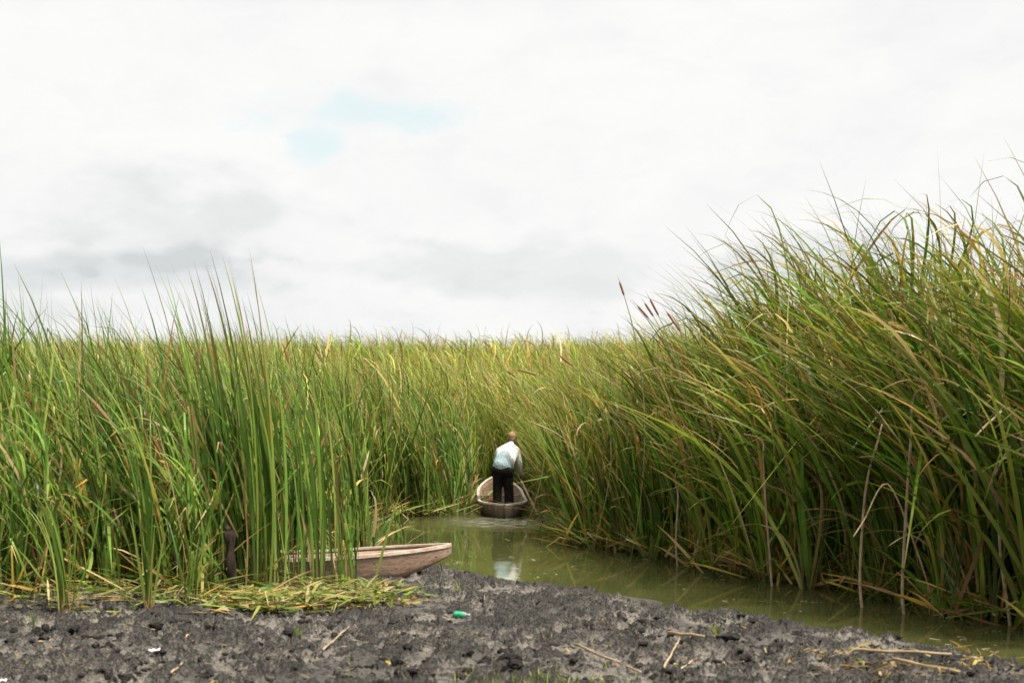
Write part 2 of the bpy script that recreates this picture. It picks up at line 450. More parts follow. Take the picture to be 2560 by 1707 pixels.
# right bank: the tall wind-bent stand
def right_fn(x, y):
    sd = water_sd(x, y) + jit(x, y, 1.4, 11) * 1.0
    line = x > np.interp(y, [9, 12.3, 15.1, 18.8, 20.3, 31], [7.2, 5.25, 3.96, 1.9, .5, .3]) - 1.0
    return (sd > np.where(y < 20.5, -.55, .0)) & line & keep_boat(x, y)
def right_h(x, y):
    px = 1280 + x * F / y
    top = np.interp(px, [1300, 1450, 1650, 1780, 1900, 2000, 2150, 2300, 2560, 3200], [850, 845, 800, 745, 668, 592, 522, 500, 492, 480])
    q = H + (1020 - top) * np.interp(px, [1300, 1600, 2000, 2560], [23, 19.0, 16.4, 13.4]) / F
    return q
x, y = scatter(right_fn, .2, 8.5, 10.6, 24, 24)
sdv = water_sd(x, y); k = (sdv < 3.6); x, y, sdv = x[k], y[k], sdv[k]
hg = right_h(x, y) * rng.uniform(.84, 1.08, len(x)) * np.interp(1280 + x * F / y, [1400, 1600, 1750, 1950, 2250, 2560], [.96, 1.01, 1.09, 1.19, 1.19, 1.13])
hg *= .78 + .22 * sstep(0, 1.1, sdv)
k = (1280 + x * F / y > np.interp(y, [18, 21, 25], [1450, 1430, 1425])); x, y, sdv, hg = x[k], y[k], sdv[k], hg[k]
bed('right_reed_bed', x, y, hg, 'tall dark green reeds bent left by the wind along the right bank', 'deep', 9, (-1.30, -.18, 0), .19, .17, .041, 10,
    (0, .9), .05, .55, .5, litter=7000, wexp=2.0, arch=.50, archup=2.0, val=.36, wscale=np.interp(1280 + x * F / y, [1330, 1500, 1900], [.12, .45, 1.05]))
# right, behind: stems that close the stand
x, y = scatter(lambda x, y: right_fn(x, y), .4, 12, 11, 31, 9)
sdv = water_sd(x, y); k = (sdv > 3.2) & (sdv < 7); x, y = x[k], y[k]
hg = right_h(x, y) * rng.uniform(.88, 1.1, len(x)) * 1.06
bed('back_reed_bed', x, y, hg, 'reeds standing behind the tall right-hand stand', 'deep', 7, (-.85, -.1, 0), .11, .1, .028, 8, (0, .9), .04, .3, .5)

# left bank
def left_fn(x, y):
    sd = water_sd(x, y) + jit(x, y, 1.4, 12) * .7
    fr = np.interp(x, [-12, -6, -3.3, -2.95, -2.75, -1.9, -1.4], [13.1, 12.85, 12.95, 13.3, 15.3, 16.3, 17]) + jit(x, y, 2.2, 14) * .7
    return (x < -.7) & (y > fr) & (sd > .0) & keep_boat(x, y) & ~((np.abs(x - y * (585 - 1280) / F) < .24) & (y < 13.35))
x, y = scatter(left_fn, -9.5, -.7, 12.6, 24.0, 24)
k = (y < 19) | (x > -5.5); x, y = x[k], y[k]
px = 1280 + x * F / y
tall = np.exp(-((px - 590) / 75) ** 2) * (y < 15.5)
hg = (3.43 + 1.1 * jit(x, y, .8, 19) + .1 * tall + np.interp(y, [13, 16, 20, 24], [0, -.02, .05, .18])) * rng.uniform(.86, 1.1, len(x))
hg *= .50 + .50 * sstep(12.8, 14.6, y + .8 * rng.random(len(x)))
# lower fringe next to the open water and behind the beached boat
fr = np.exp(-((px - 830) / 120) ** 2) * (y < 21)
hg *= 1 - .30 * fr
hg *= 1.04
bed('left_reed_bed', x, y, hg, 'green reeds filling the left bank behind the mud', 'cool', 9, (-.48, -.05, 0), .13, .09, .034, 9, (0, 1.2), .10, .55, .3, litter=3600, arch=.38, archup=1.6)
# tangled, arching lower leaves along the front of the left bank
def front_fn(x, y):
    fr = np.interp(x, [-12, -6, -3.3, -2.95], [12.95, 12.75, 12.85, 13.15]) + jit(x, y, 2.2, 14) * .7
    return (y > fr) & (y < fr + 1.3) & ~((np.abs(x - y * (585 - 1280) / F) < .22) & (y < 13.2))
x, y = scatter(front_fn, -7, -2.9, 12.3, 14.6, 20)
bed('front_reed_tangle', x, y, rng.uniform(1.3, 2.6, len(x)), 'tangled arching leaves low along the front of the left reeds', 'cool', 8, (-.2, -.1, 0), .2, .16, .024, 9,
    (.2, 1.5), .22, .8, .3, litter=500, arch=.72, archup=1.8)
# left, behind
x, y = scatter(lambda x, y: (water_sd(x, y) > .1) & (x < -4.5), -16, -4.5, 18.5, 31, 9)
px = 1280 + x * F / y; k = px > -250; x, y = x[k], y[k]
bed('left_back_reed_bed', x, y, 3.55 * rng.uniform(.88, 1.1, len(x)), 'reeds farther back on the left', 'cool', 7, (-.42, 0, 0), .11, .08, .03, 7, (0, .9), .05)

# behind the man: both sides of the narrowing channel
def mid_fn(x, y):
    sd = water_sd(x, y) + jit(x, y, 1.5, 15) * .5
    return (sd > .05) & keep_boat(x, y) & (np.abs(x) < 9)
x, y = scatter(mid_fn, -6, 6, 23.6, 35, 26)
z = base_height(x, y)
px = 1280 + x * F / y
hg = (H + (1020 - np.interp(px, [600, 800, 1250, 1400, 1600, 1800], [900, 905, 905, 890, 850, 800])) * y / F - z) * rng.uniform(.84, 1.12, len(x))
hg *= .8 + .2 * sstep(0, 1.3, water_sd(x, y))
lf_ = (x < -.2) & (y < 30)
bed('middle_left_reed_bed', x[lf_], y[lf_], hg[lf_] * 1.06, 'green reeds at the water edge left of the man', 'cool', 9, (-.45, -.1, 0), .13, .10, .033, 8, (0, 1.1), .08, .45, .35, litter=2200, arch=.32, archup=1.8)
lf_ = ~lf_
bed('middle_reed_bed', x[lf_], y[lf_], hg[lf_] * 1.06, 'yellow green reeds closing the channel behind the man', 'warm', 9, (-.75, -.1, 0), .15, .13, .028, 8, (0, 1.2), .10, .45, .35, litter=2600, arch=.35, archup=2.0)
# arching fringe right of the man
x, y = scatter(lambda x, y: right_fn(x, y) & (water_sd(x, y) < .9) & (x > np.interp(y, [18.6, 22, 25.5], [1.25, 1.35, 1.8])), .2, 3.4, 18.6, 25.5, 42)
hg = rng.uniform(1.2, 2.7, len(x))
bed('fringe_reed_bed', x, y, hg, 'arching reeds leaning over the water to the right of the boat', 'warm', 6, (-.62, -.3, 0), .16, .14, .022, 8, (.4, 1.3), .10, .4, .35, litter=700)

# the far field
x, y = scatter(lambda x, y: (np.abs(x) < y * .48 + 2), -45, 45, 35, 92, 14)
z = base_height(x, y)
top = np.interp(y, [35, 45, 60, 92], [904, 882, 866, 856])
hg = (H + (1020 - top) * y / F - z) * rng.uniform(.92, 1.08, len(x))
bed('far_reed_field', x, y, hg, 'far field of sunlit yellow green reeds on the skyline', 'warm', 3, (-.8, -.05, 0), .2, .22, .045, 6, (0, 1.3), .08, .5, .3, lenr=(.8, 1.14), arch=.2, archup=3, val=.45)

# ------------------------------------------------------------------ round bars, tubes
def tube(pts, radii, nseg=8, flat=1.0):
    """verts, faces of a capped tube through pts"""
    pts = [Vector(p) for p in pts]
    V, Fc = [], []
    n = len(pts)
    for i, p in enumerate(pts):
        tdir = (pts[min(i + 1, n - 1)] - pts[max(i - 1, 0)]).normalized()
        ref = Vector((0, 1, 0)) if abs(tdir.y) < .9 else Vector((1, 0, 0))
        a = tdir.cross(ref).normalized(); b = tdir.cross(a).normalized()
        r = radii[i] if hasattr(radii, '__len__') else radii
        for k in range(nseg):
            q = 2 * math.pi * k / nseg
            V.append(p + a * math.cos(q) * r + b * math.sin(q) * r * flat)
    for i in range(n - 1):
        for k in range(nseg):
            k2 = (k + 1) % nseg
            Fc.append((i * nseg + k, i * nseg + k2, (i + 1) * nseg + k2, (i + 1) * nseg + k))
    Fc.append(tuple(range(nseg - 1, -1, -1))); Fc.append(tuple((n - 1) * nseg + k for k in range(nseg)))
    return V, Fc
def bez(p0, p1, p2, n=10):
    p0, p1, p2 = map(Vector, (p0, p1, p2))
    return [(1 - q) ** 2 * p0 + 2 * q * (1 - q) * p1 + q * q * p2 for q in [i / n for i in range(n + 1)]]

M_head = simple_mat('cattail_brown', (.13, .05, .025), (.20, .085, .04), 60, .95, .4, 200)
M_stem = simple_mat('reed_stem', (.12, .15, .04), (.20, .19, .07), 8, .6)
M_straw = simple_mat('straw', (.38, .29, .18), (.25, .17, .09), 7, .75, .3, 40)

# ------------------------------------------------------------------ cattails (brown seed heads one can point to)
def cattail(p_top, p_bot, D, label, rad=.018, group='cattail heads among the reeds', lean=None):
    a = at(*p_top, D); b = at(*p_bot, D)
    d = (a - b)
    gx_ = b.x - d.x * 1.2 if lean is None else b.x + lean
    gz = max(float(base_height(np.array([gx_]), np.array([D]))[0]), -.1)
    root = empty('cattail', (gx_, D, gz), label, 'cattail', group)
    off = Vector((gx_, D, gz))
    basep = Vector((0, 0, 0)); b2 = b - off; a2 = a - off
    ctrl = b2 - d.normalized() * (b2.length * .45)
    pts = bez(basep, ctrl, b2, 10)
    V, Fc = tube(pts + [a2 + d.normalized() * .0], [.007] * 10 + [.005, .004], 6)
    meshobj('stem', V, Fc, M_stem, root)
    n = 8; P = [b2.lerp(a2, i / n) for i in range(n + 1)]
    rad = rad * .85
    rr = [rad * f for f in (.55, .95, 1, 1, 1, 1, 1, .93, .5)]
    V, Fc = tube(P, rr, 10); meshobj('seed_head', V, Fc, M_head, root)
    tip = a2 + d.normalized() * min(.16, d.length * .6)
    V, Fc = tube([a2, a2.lerp(tip, .5), tip], [.004, .003, .001], 5); meshobj('spike', V, Fc, M_straw, root)
    return root
cattail((369, 908), (371, 982), 14.2, 'upright brown cattail head standing alone left of the tall clump')
cattail((494, 869), (497, 935), 15.2, 'left one of the two upright brown cattail heads just left of the tall reed clump')
cattail((507, 862), (505, 916), 15.6, 'right one of the two upright brown cattail heads just left of the tall reed clump')
cattail((229, 1002), (272, 1052), 13.3, 'brown cattail head leaning left over arched leaves at the far left')
cattail((383, 1095), (404, 1134), 13.2, 'short leaning cattail head low in the left reeds above the grass tuft')
cattail((627, 932), (632, 998), 13.6, 'dark red brown cattail head inside the tall clump of reeds')
cattail((584, 938), (590, 985), 13.8, 'slim cattail head half hidden on the left side of the tall clump')
cattail((708, 862), (722, 908), 21.0, 'leaning cattail head just right of the tall clump below the skyline')
cattail((853, 857), (855, 893), 22.0, 'upright faded cattail head right of the tall clump near the skyline')
cattail((784, 870), (806, 905), 22.5, 'leaning faded cattail head between the tall clump and the faded upright head')
cattail((1294, 924), (1341, 937), 21.0, 'nearly horizontal brown cattail head above the man')
cattail((1269, 927), (1287, 941), 22.0, 'short leaning cattail head just left of the nearly horizontal one')
cattail((1594, 765), (1621, 795), 17.6, 'leftmost of the brown cattail heads on the skyline right of centre')
cattail((1612, 758), (1633, 790), 17.4, 'second from the left of the skyline cattail heads right of centre')
cattail((1625, 748), (1646, 788), 17.2, 'highest of the skyline cattail heads right of centre')
cattail((1667, 780), (1699, 826), 17.0, 'rightmost and largest of the leaning skyline cattail heads')
cattail((1549, 705), (1560, 738), 17.3, 'slim cattail tip rising alone against the sky left of the skyline heads')
cattail((2140, 845), (2050, 872), 14.6, 'brown cattail head lying almost flat in the middle of the tall right-hand reeds', lean=.5)
cattail((1330 + 70, 655 + 235), (1432, 915), 18.5, 'small leaning cattail head in the reeds between the man and the right stand')

# ------------------------------------------------------------------ boats
def wood_mat(name, ca, cb, dirt, rim=None, bump=.5):
    m, t, out = newmat(name)
    co = t.node('ShaderNodeTexCoord').outputs['Object']
    g = t.noise(t.scale(co, (1.2, 9, 9)), 3.5, 6, .6)
    n = t.noise(co, 7, 7, .65); n2 = t.noise(co, 28, 5, .7)
    col = t.mix(t.mapr(g, .3, .7), rgb(*ca), rgb(*cb))
    sz = t.node('ShaderNodeSeparateXYZ', ins={0: co}).outputs[2]
    low = t.mapr(t.math('ADD', sz, t.math('MULTIPLY', t.math('SUBTRACT', n, .5), .55)), .06, .26, 1, 0)
    spots = t.mapr(n2, .54, .64, 0, .85)
    f = t.math('MAXIMUM', t.math('MULTIPLY', low, .75), t.math('MULTIPLY', spots, t.mapr(n, .45, .6)))
    col = t.mix(f, col, rgb(*dirt))
    p = t.node('ShaderNodeBsdfPrincipled', ins={'Base Color': col, 'Roughness': .8})
    b = t.node('ShaderNodeBump', ins={'Height': t.math('ADD', n2, g), 'Strength': bump, 'Distance': .012})
    t.l.new(b.outputs[0], p.inputs['Normal']); t.l.new(p.outputs[0], out.inputs[0])
    return m
def hull(stations, nsec=9, wall=.03):
    """stations: (x, halfwidth, keel_z, sheer_z). returns outer+inner shell verts/faces"""
    V, Fc = [], []
    def ring(x, hw, kz, sz, inset):
        r = []
        for k in range(-nsec, nsec + 1):
            u = k / nsec; a = abs(u)
            # flat-ish floor, round bilge, slightly flared side
            yy = (1 - (1 - min(a / .62, 1)) ** 1.5) * .80 + max(0, a - .62) / .38 * .20
            zz = 0.10 * min(a / .5, 1) ** 2 + .90 * max(0, (a - .36) / .64) ** 1.25
            w_ = max(hw - inset, .004); y_ = math.copysign(w_ * yy, u)
            z0 = kz + inset; z_ = z0 + (sz - z0) * zz
            r.append((x, y_, z_))
        return r
    n = 2 * nsec + 1
    for inset in (0, wall):
        for (x, hw, kz, sz) in stations: V += ring(x, hw, kz, sz, inset)
    S = len(stations)
    for i in range(S - 1):
        for k in range(n - 1):
            a = i * n + k
            Fc.append((a, a + 1, a + n + 1, a + n))
            b = S * n + a
            Fc.append((b, b + n, b + n + 1, b + 1))
    for i in range(S - 1):      # rim
        for k in (0, n - 1):
            a = i * n + k; b = S * n + a
            Fc.append((a, a + n, b + n, b) if k == 0 else (a, b, b + n, a + n))
    for i in (0, S - 1):        # end caps between shells
        for k in range(n - 1):
            a = i * n + k; b = S * n + a
            Fc.append((a, b, b + 1, a + 1) if i == 0 else (a, a + 1, b + 1, b))
    return V, Fc
def rail(stations, side, w_=.045, h_=.03, lift=.004):
    """gunwale strip along one side"""
    V, Fc = [], []
    for (x, hw, kz, sz) in stations:
        yo = side * (hw + .012); yi = side * max(hw - w_, .0)
        z1 = sz + h_; z0 = sz - .012 + lift
        V += [(x, yo, z0), (x, yo, z1), (x, yi, z1), (x, yi, z0 + .014)]
    for i in range(len(stations) - 1):
        for k in range(4):
            k2 = (k + 1) % 4
            f = (i * 4 + k, i * 4 + k2, (i + 1) * 4 + k2, (i + 1) * 4 + k)
            Fc.append(f if side < 0 else f[::-1])
    Fc.append((0, 1, 2, 3)); e = (len(stations) - 1) * 4; Fc.append((e + 3, e + 2, e + 1, e))
    return V, Fc
def plank(c, sx, sy, sz, bev=.006):
    import bmesh
    bm = bmesh.new(); bmesh.ops.create_cube(bm, size=1)
    for v in bm.verts: v.co = Vector((v.co.x * sx + c[0], v.co.y * sy + c[1], v.co.z * sz + c[2]))
    bmesh.ops.bevel(bm, geom=bm.edges[:], offset=bev, segments=2, affect='EDGES')
    V = [v.co.copy() for v in bm.verts]; Fc = [[v.index for v in f.verts] for f in bm.faces]; bm.free()
    return V, Fc

def canoe(name, loc, rz, label, L, stations_fn, mats, ry=0, rx=0, n=30, thwarts=(.45,), ends=(0, 1)):
    root = empty(name, loc, label, 'boat')
    root.rotation_euler = (rx, ry, rz)
    st = []
    for i in range(n + 1):
        # stations crowd at the ends
        q = .5 - .5 * math.cos(math.pi * i / n); st.append(stations_fn(q))
    V, Fc = hull(st); meshobj('hull', V, Fc, mats[0], root)
    for s in (-1, 1):
        V, Fc = rail(st, s); meshobj('gunwale', V, Fc, mats[1], root, smooth=False)
    for q in thwarts:
        x, hw, kz, sz = stations_fn(q)
        V, Fc = plank((x, 0, sz - .07), .16, hw * 2 - .06, .025); meshobj('thwart', V, Fc, mats[0], root, smooth=False)
    for q in ends:
        x, hw, kz, sz = stations_fn(q)
        sgn = -1 if q == 0 else 1
        x2, hw2, kz2, sz2 = stations_fn(.02 if q == 0 else .98)
        xs = [x + sgn * .012, x + sgn * .006, x2]
        V, Fc = tube([(x + sgn * .01, 0, kz - .01), (x + sgn * .014, 0, (kz + sz) / 2), (x + sgn * .014, 0, sz + .02)], [.022, .024, .02], 8)
        meshobj('stem_post', V, Fc, mats[2], root)
    return root

# the punt with the man: blunt pointed end towards us at y=24, bow away
def st_man(q):
    Lb = 5.0
    x = q * Lb
    e = 1 - abs(2 * q - 1) ** 1.0
    if q < .5: hw = .505 * (1 - (1 - min(q / .22, 1)) ** 2.3) ** .75
    else: hw = .505 * (1 - ((q - .5) / .5) ** 2.0) ** .8
    hw = max(hw, .012)
    sz = .262 + .30 * max(0, (q - .25) / .75) ** 1.6
    kz = -.12 + .10 * (1 - min(q / .12, 1)) ** 2 + .42 * max(0, (q - .7) / .3) ** 2
    if q > .985: kz = min(kz, sz - .12)
    return (x, hw, kz, sz)
M_hullman = wood_mat('boat_wood_dark', (.27, .18, .115), (.16, .105, .068), (.05, .038, .027))
M_rimman = simple_mat('boat_rim_pale', (.52, .47, .40), (.34, .28, .22), 10, .7, .3)
M_seam = simple_mat('seam_dark', (.035, .022, .016), (.06, .04, .03), 20, .8)
BY = 23.95
boat1 = canoe('fishing_boat', (-.15, BY, 0), R(90 + 2.5), 'brown wooden boat afloat in the channel with a man standing in it', 5.0, st_man, (M_hullman, M_rimman, M_seam), thwarts=(.55,))

# the beached boat
def st_beach(q):
    Lb = 3.2
    hw = .40 * max(1e-6, 1 - abs(2 * q - 1) ** 2.4) ** .75
    hw = max(hw, .015)
    x = q * Lb - Lb / 2
    sz = .385 + .10 * max(0, q - .4) ** 1.5 / .46 * 1.0 + .17 * max(0, .5 - q) ** 1.6 / .33 * .5
    kz = .0 + .38 * max(0, (q - .60) / .40) ** 1.9 + .10 * max(0, (.2 - q) / .2) ** 2
    return (x, hw, kz, sz)
M_hullb = wood_mat('boat_wood_pink', (.32, .21, .14), (.20, .13, .085), (.05, .036, .027))
M_rimb = simple_mat('boat_rim_painted', (.46, .41, .34), (.33, .21, .14), 6, .65, .3, stretch=(1, 4, 4))
bx, by = -2.32, 14.42
boat2 = canoe('beached_boat', (bx, by, .03), R(10), 'pinkish brown wooden boat pulled onto the mud among the left reeds', 3.2, st_beach, (M_hullb, M_rimb, M_seam), thwarts=(.3, .62), ends=(0,))

# ------------------------------------------------------------------ the man
SHEAR = .075
def lean(p):
    return Vector((p[0] + SHEAR * max(0, min(1, (p[2] - .8) / .5)), p[1], p[2]))
def capsules(chains):
    """list of (points, radii, flat) -> one raw mesh of overlapping tapered limbs, later fused by a voxel remesh"""
    V, Fc = [], []
    for pts, rad, flat in chains:
        # resample, round ends
        P = [lean(p) for p in pts]; Rr = list(rad)
        d0 = (P[0] - P[1]).normalized(); d1 = (P[-1] - P[-2]).normalized()
        PP, RR = [], []
        for a in (1.0, .8, .5, .2): PP.append(P[0] + d0 * Rr[0] * a); RR.append(Rr[0] * math.sqrt(max(0.002, 1 - a * a)))
        for i in range(len(P)):
            PP.append(P[i]); RR.append(Rr[i])
            if i < len(P) - 1:
                for f in (.33, .67):
                    PP.append(P[i].lerp(P[i + 1], f)); RR.append(Rr[i] + (Rr[i + 1] - Rr[i]) * f)
        for a in (.2, .5, .8, 1.0): PP.append(P[-1] + d1 * Rr[-1] * a); RR.append(Rr[-1] * math.sqrt(max(0.002, 1 - a * a)))
        v, f = tube(PP, RR, 16, flat)
        o = len(V); V += v; Fc += [tuple(i + o for i in q) for q in f]
    return V, Fc
def fused(name, chains, mat, parent, vox=.012, smooth=6, fac=.5):
    V, Fc = capsules(chains)
    o = meshobj(name, V, Fc, mat, parent)
    r = o.modifiers.new('fuse', 'REMESH'); r.mode = 'VOXEL'; r.voxel_size = vox; r.use_smooth_shade = True
    if smooth:
        s = o.modifiers.new('soft', 'SMOOTH'); s.iterations = smooth; s.factor = fac
    return o
MX, MY = -.18, 25.0       # feet
FZ = .02                   # floor of the boat
man = empty('person', (MX, MY, FZ), 'man bent forward in the boat, pale blue and white jacket, black trousers, tan cap', 'person')
# local frame: x right, y away from us, z up. feet at z=0
M_skin = simple_mat('dark_skin', (.075, .04, .025), (.10, .055, .035), 12, .5)
hipL, hipR = (-.10, .02, .80), (.09, .02, .79)
hipC = (-.0, .0, .86)
chest = (.045, .20, 1.14); shC = (.055, .27, 1.26)
shL, shR = (-.155, .25, 1.20), (.235, .27, 1.20)
neck = (.085, .33, 1.335); head = (.105, .40, 1.41)
elR = (.300, .32, .93); haR = (.350, .37, .70)
elL = (-.17, .50, .98); haL = (.02, .66, .80)
body = [
    ([(-.125, .03, .05), (-.125, .05, .42), hipL], [.045, .055, .085], 1),
    ([(.115, .00, .05), (.11, .04, .42), hipR], [.045, .055, .085], 1),
    ([(-.125, .00, .025), (-.135, .16, .02)], [.045, .035], .8),
    ([(.115, -.03, .025), (.13, .13, .02)], [.045, .035], .8),
    ([(-.06, .0, .82), (-.0, .06, .95), chest, shC], [.11, .12, .13, .10], 1),
    ([(.05, .0, .82), (.03, .08, .97), chest], [.11, .12, .12], 1),
    ([shC, neck, head], [.07, .055, .06], 1),
    ([(.10, .385, 1.40), (.112, .42, 1.455)], [.082, .088], 1),
    ([(.125, .47, 1.37), (.12, .46, 1.41)], [.055, .06], 1),          # jaw and face, turned down and to the right
    ([(.135, .545, 1.40), (.135, .53, 1.425)], [.014, .012], 1),        # nose
    ([(.035, .42, 1.42), (.028, .42, 1.44)], [.014, .016], 1), ([(.192, .43, 1.415), (.198, .43, 1.435)], [.014, .016], 1),
    ([shC, shR, elR, haR], [.08, .065, .045, .028], 1),
    ([shC, shL, elL, haL], [.08, .065, .045, .028], 1)]
def hand(c, d, side, curl):
    """palm and five fingers closing round a pole; d = forearm direction"""
    c = Vector(c); d = Vector(d).normalized()
    a = Vector((side, 0, 0)); fwd = d.cross(a).normalized()
    ch = [([c, c + d * .05], [.028, .034], .6), ([c + d * .03 + Vector((0, .02, 0)), c + d * .075 + Vector((0, -.02, 0))], [.022, .022], .8)]
    for i, ln in enumerate((.068, .078, .073, .058)):
        b = c + d * (.075 - .004 * abs(i - 1)) + Vector((0, 1, 0)) * (.028 - .019 * i)
        p1 = b + (d * .9 + Vector((-side * curl, 0, 0))).normalized() * ln * .42
        p2 = p1 + (d * .1 + Vector((-side, 0, 0))).normalized() * ln * .33
        p3 = p2 + (-d * .7 + Vector((-side * .6, 0, 0))).normalized() * ln * .27
        ch.append(([b, p1, p2, p3], [.0092, .0086, .0078, .0066], 1))
    b = c + d * .03 + Vector((-side * .02, .03, 0))
    ch.append(([b, b + d * .025 + Vector((-side * .02, .012, 0)), b + d * .05 + Vector((-side * .03, .0, 0))], [.012, .010, .008], 1))
    return ch
body += hand(haR, Vector(haR) - Vector(elR), 1, .5) + hand(haL, Vector(haL) - Vector(elL), -1, .5)
fused('body', body, M_skin, man, .009, 3)
# trousers
M_trous = simple_mat('black_trousers', (.008, .007, .006), (.016, .013, .011), 14, .95, .35, 30, spec=.1)
tr = [
    ([(-.125, .02, .045), (-.125, .05, .40), (-.105, .02, .72)], [.090, .092, .112], 1.0),
    ([(.120, .00, .045), (.112, .04, .40), (.085, .02, .72)], [.096, .096, .115], 1.0),
    ([(-.125, -.01, .83), (.0, -.02, .82), (.10, -.01, .78)], [.12, .135, .12], 1.0),
    ([(-.09, .03, .93), (.04, .03, .90)], [.115, .12], 1.0),
    ([(-.215, .0, .735), (-.20, .01, .76)], [.035, .04], 1)]
fused('trousers', tr, M_trous, man, .012, 5)
# jacket: white yoke and sleeves, pale blue back panel
m, t, out = newmat('jacket')
co = t.node('ShaderNodeTexCoord').outputs['Object']
sx, sy, sz_ = t.node('ShaderNodeSeparateXYZ', ins={0: co}).outputs
nn = t.noise(co, 9, 4, .6)
edge = t.math('SUBTRACT', 1.235, t.math('MULTIPLY', t.math('ABSOLUTE', t.math('SUBTRACT', sx, .02)), .55))
zz = t.math('ADD', sz_, t.math('MULTIPLY', t.math('SUBTRACT', nn, .5), .03))
yoke = t.mapr(t.math('SUBTRACT', zz, edge), -.012, .012)
slv = t.mapr(t.math('ADD', sx, t.math('MULTIPLY', t.math('SUBTRACT', sz_, 1.0), .30)), .150, .165)
dirty = t.mapr(t.math('ADD', sz_, t.math('MULTIPLY', t.math('SUBTRACT', nn, .5), .2)), .82, 1.04, 1, 0)
cream = t.mix(dirty, rgb(.70, .68, .63), rgb(.36, .33, .25))
hem = t.mapr(nn, .35, .65)
bluec = t.mix(hem, rgb(.30, .40, .42), rgb(.40, .50, .52))
colr = t.mix(t.math('MAXIMUM', yoke, slv), bluec, cream)
p = t.node('ShaderNodeBsdfPrincipled', ins={'Base Color': colr, 'Roughness': .75})
folds = t.noise(t.scale(co, (1.6, 1.0, .55)), 13, 4, .55, .8)
b = t.node('ShaderNodeBump', ins={'Height': folds, 'Strength': .9, 'Distance': .05})
t.l.new(b.outputs[0], p.inputs['Normal']); t.l.new(p.outputs[0], out.inputs[0])
M_jack = m
jk = [
    ([(-.06, .0, .93), (-.02, .06, 1.03), (.03, .17, 1.15), (.055, .25, 1.225)], [.165, .165, .155, .115], 1.0),
    ([(-.13, .01, .90), (-.09, .08, 1.05), (-.07, .20, 1.17)], [.105, .12, .11], 1.0),
    ([(.055, .02, .86), (.07, .09, 1.02), (.13, .22, 1.17)], [.115, .14, .12], 1.0),
    ([(.10, .06, .80), (.11, .07, .90)], [.062, .09], 1.0),
    ([(-.12, .23, 1.17), (.055, .28, 1.27), (.20, .26, 1.18)], [.10, .105, .095], 1.0),
    ([(.055, .28, 1.27), (.08, .32, 1.32)], [.095, .068], 1.0),
    ([(.20, .26, 1.17), (.290, .315, .95), (.325, .345, .80), (.345, .365, .735)], [.092, .078, .066, .05], 1.0),
    ([(-.14, .26, 1.15), (-.165, .47, .99), (-.03, .60, .86)], [.088, .072, .055], 1.0)]
fused('jacket', jk, M_jack, man, .011, 4)
M_cap = simple_mat('tan_cap', (.34, .19, .10), (.25, .14, .07), 20, .9, .3, 80)
cap = fused('cap', [([(.095, .395, 1.492), (.102, .425, 1.51)], [.084, .078], 1), ([(.13, .50, 1.485), (.135, .57, 1.45)], [.06, .05], .25)], M_cap, man, .008, 3)
M_boot = simple_mat('black_boot', (.015, .014, .013), (.03, .028, .026), 20, .5)
for s, x0, y0 in ((-1, -.125, -.0), (1, .118, -.03)):
    fused('shoe', [([(x0, y0 - .02, .045), (x0 + s * .012, y0 + .2, .035)], [.055, .046], .8)], M_boot, man, .01, 2)

man.scale = (1.03, 1.05, 1.07)
# punting pole
M_pole = simple_mat('bare_pole', (.62, .46, .30), (.50, .35, .21), 10, .7, .3)
hx = Vector((MX + haR[0] * 1.03 - .008, MY + haR[1] * 1.05 + .015, FZ + haR[2] * 1.07 - .06))
pe = at(1360, 1296, 24.7); pe = Vector((pe.x, 24.7, -.25))
dr = (hx - pe).normalized()
P0 = pe - hx; P1 = dr * .16
rt = empty('punting_pole', tuple(hx), 'pale wooden pole held in the right hand of the man and dipping into the water', 'pole')
V, Fc = tube([P0, P0.lerp(P1, .35), P0.lerp(P1, .7), P1], [.024, .023, .021, .019], 10); meshobj('shaft', V, Fc, M_pole, rt)
V, Fc = tube([P0 - dr * .16, P0 - dr * .05, P0 + dr * .02], [.02, .045, .02], 10, .35); meshobj('blade', V, Fc, M_pole, rt)

# orange tub in the boat
M_or = simple_mat('orange_plastic', (.85, .16, .03), (.75, .13, .025), 8, .4)
def lathe(profile, n=24):
    V, Fc = [], []
    for (r, z) in profile:
        for k in range(n):
            a = 2 * math.pi * k / n; V.append((r * math.cos(a), r * math.sin(a), z))
    for i in range(len(profile) - 1):
        for k in range(n):
            k2 = (k + 1) % n; Fc.append((i * n + k, i * n + k2, (i + 1) * n + k2, (i + 1) * n + k))
    return V, Fc
tub = empty('orange_tub', (-.36, 25.3, .0), 'orange plastic tub on the boat floor left of the legs of the man', 'tub')
V, Fc = lathe([(.0, .0), (.09, .0), (.095, .015), (.13, .27), (.123, .27), (.09, .02), (.0, .018)]); meshobj('basin', V, Fc, M_or, tub)
V, Fc = lathe([(.130, .255), (.146, .258), (.148, .275), (.128, .278), (.130, .255)]); meshobj('rim', V, Fc, M_or, tub)

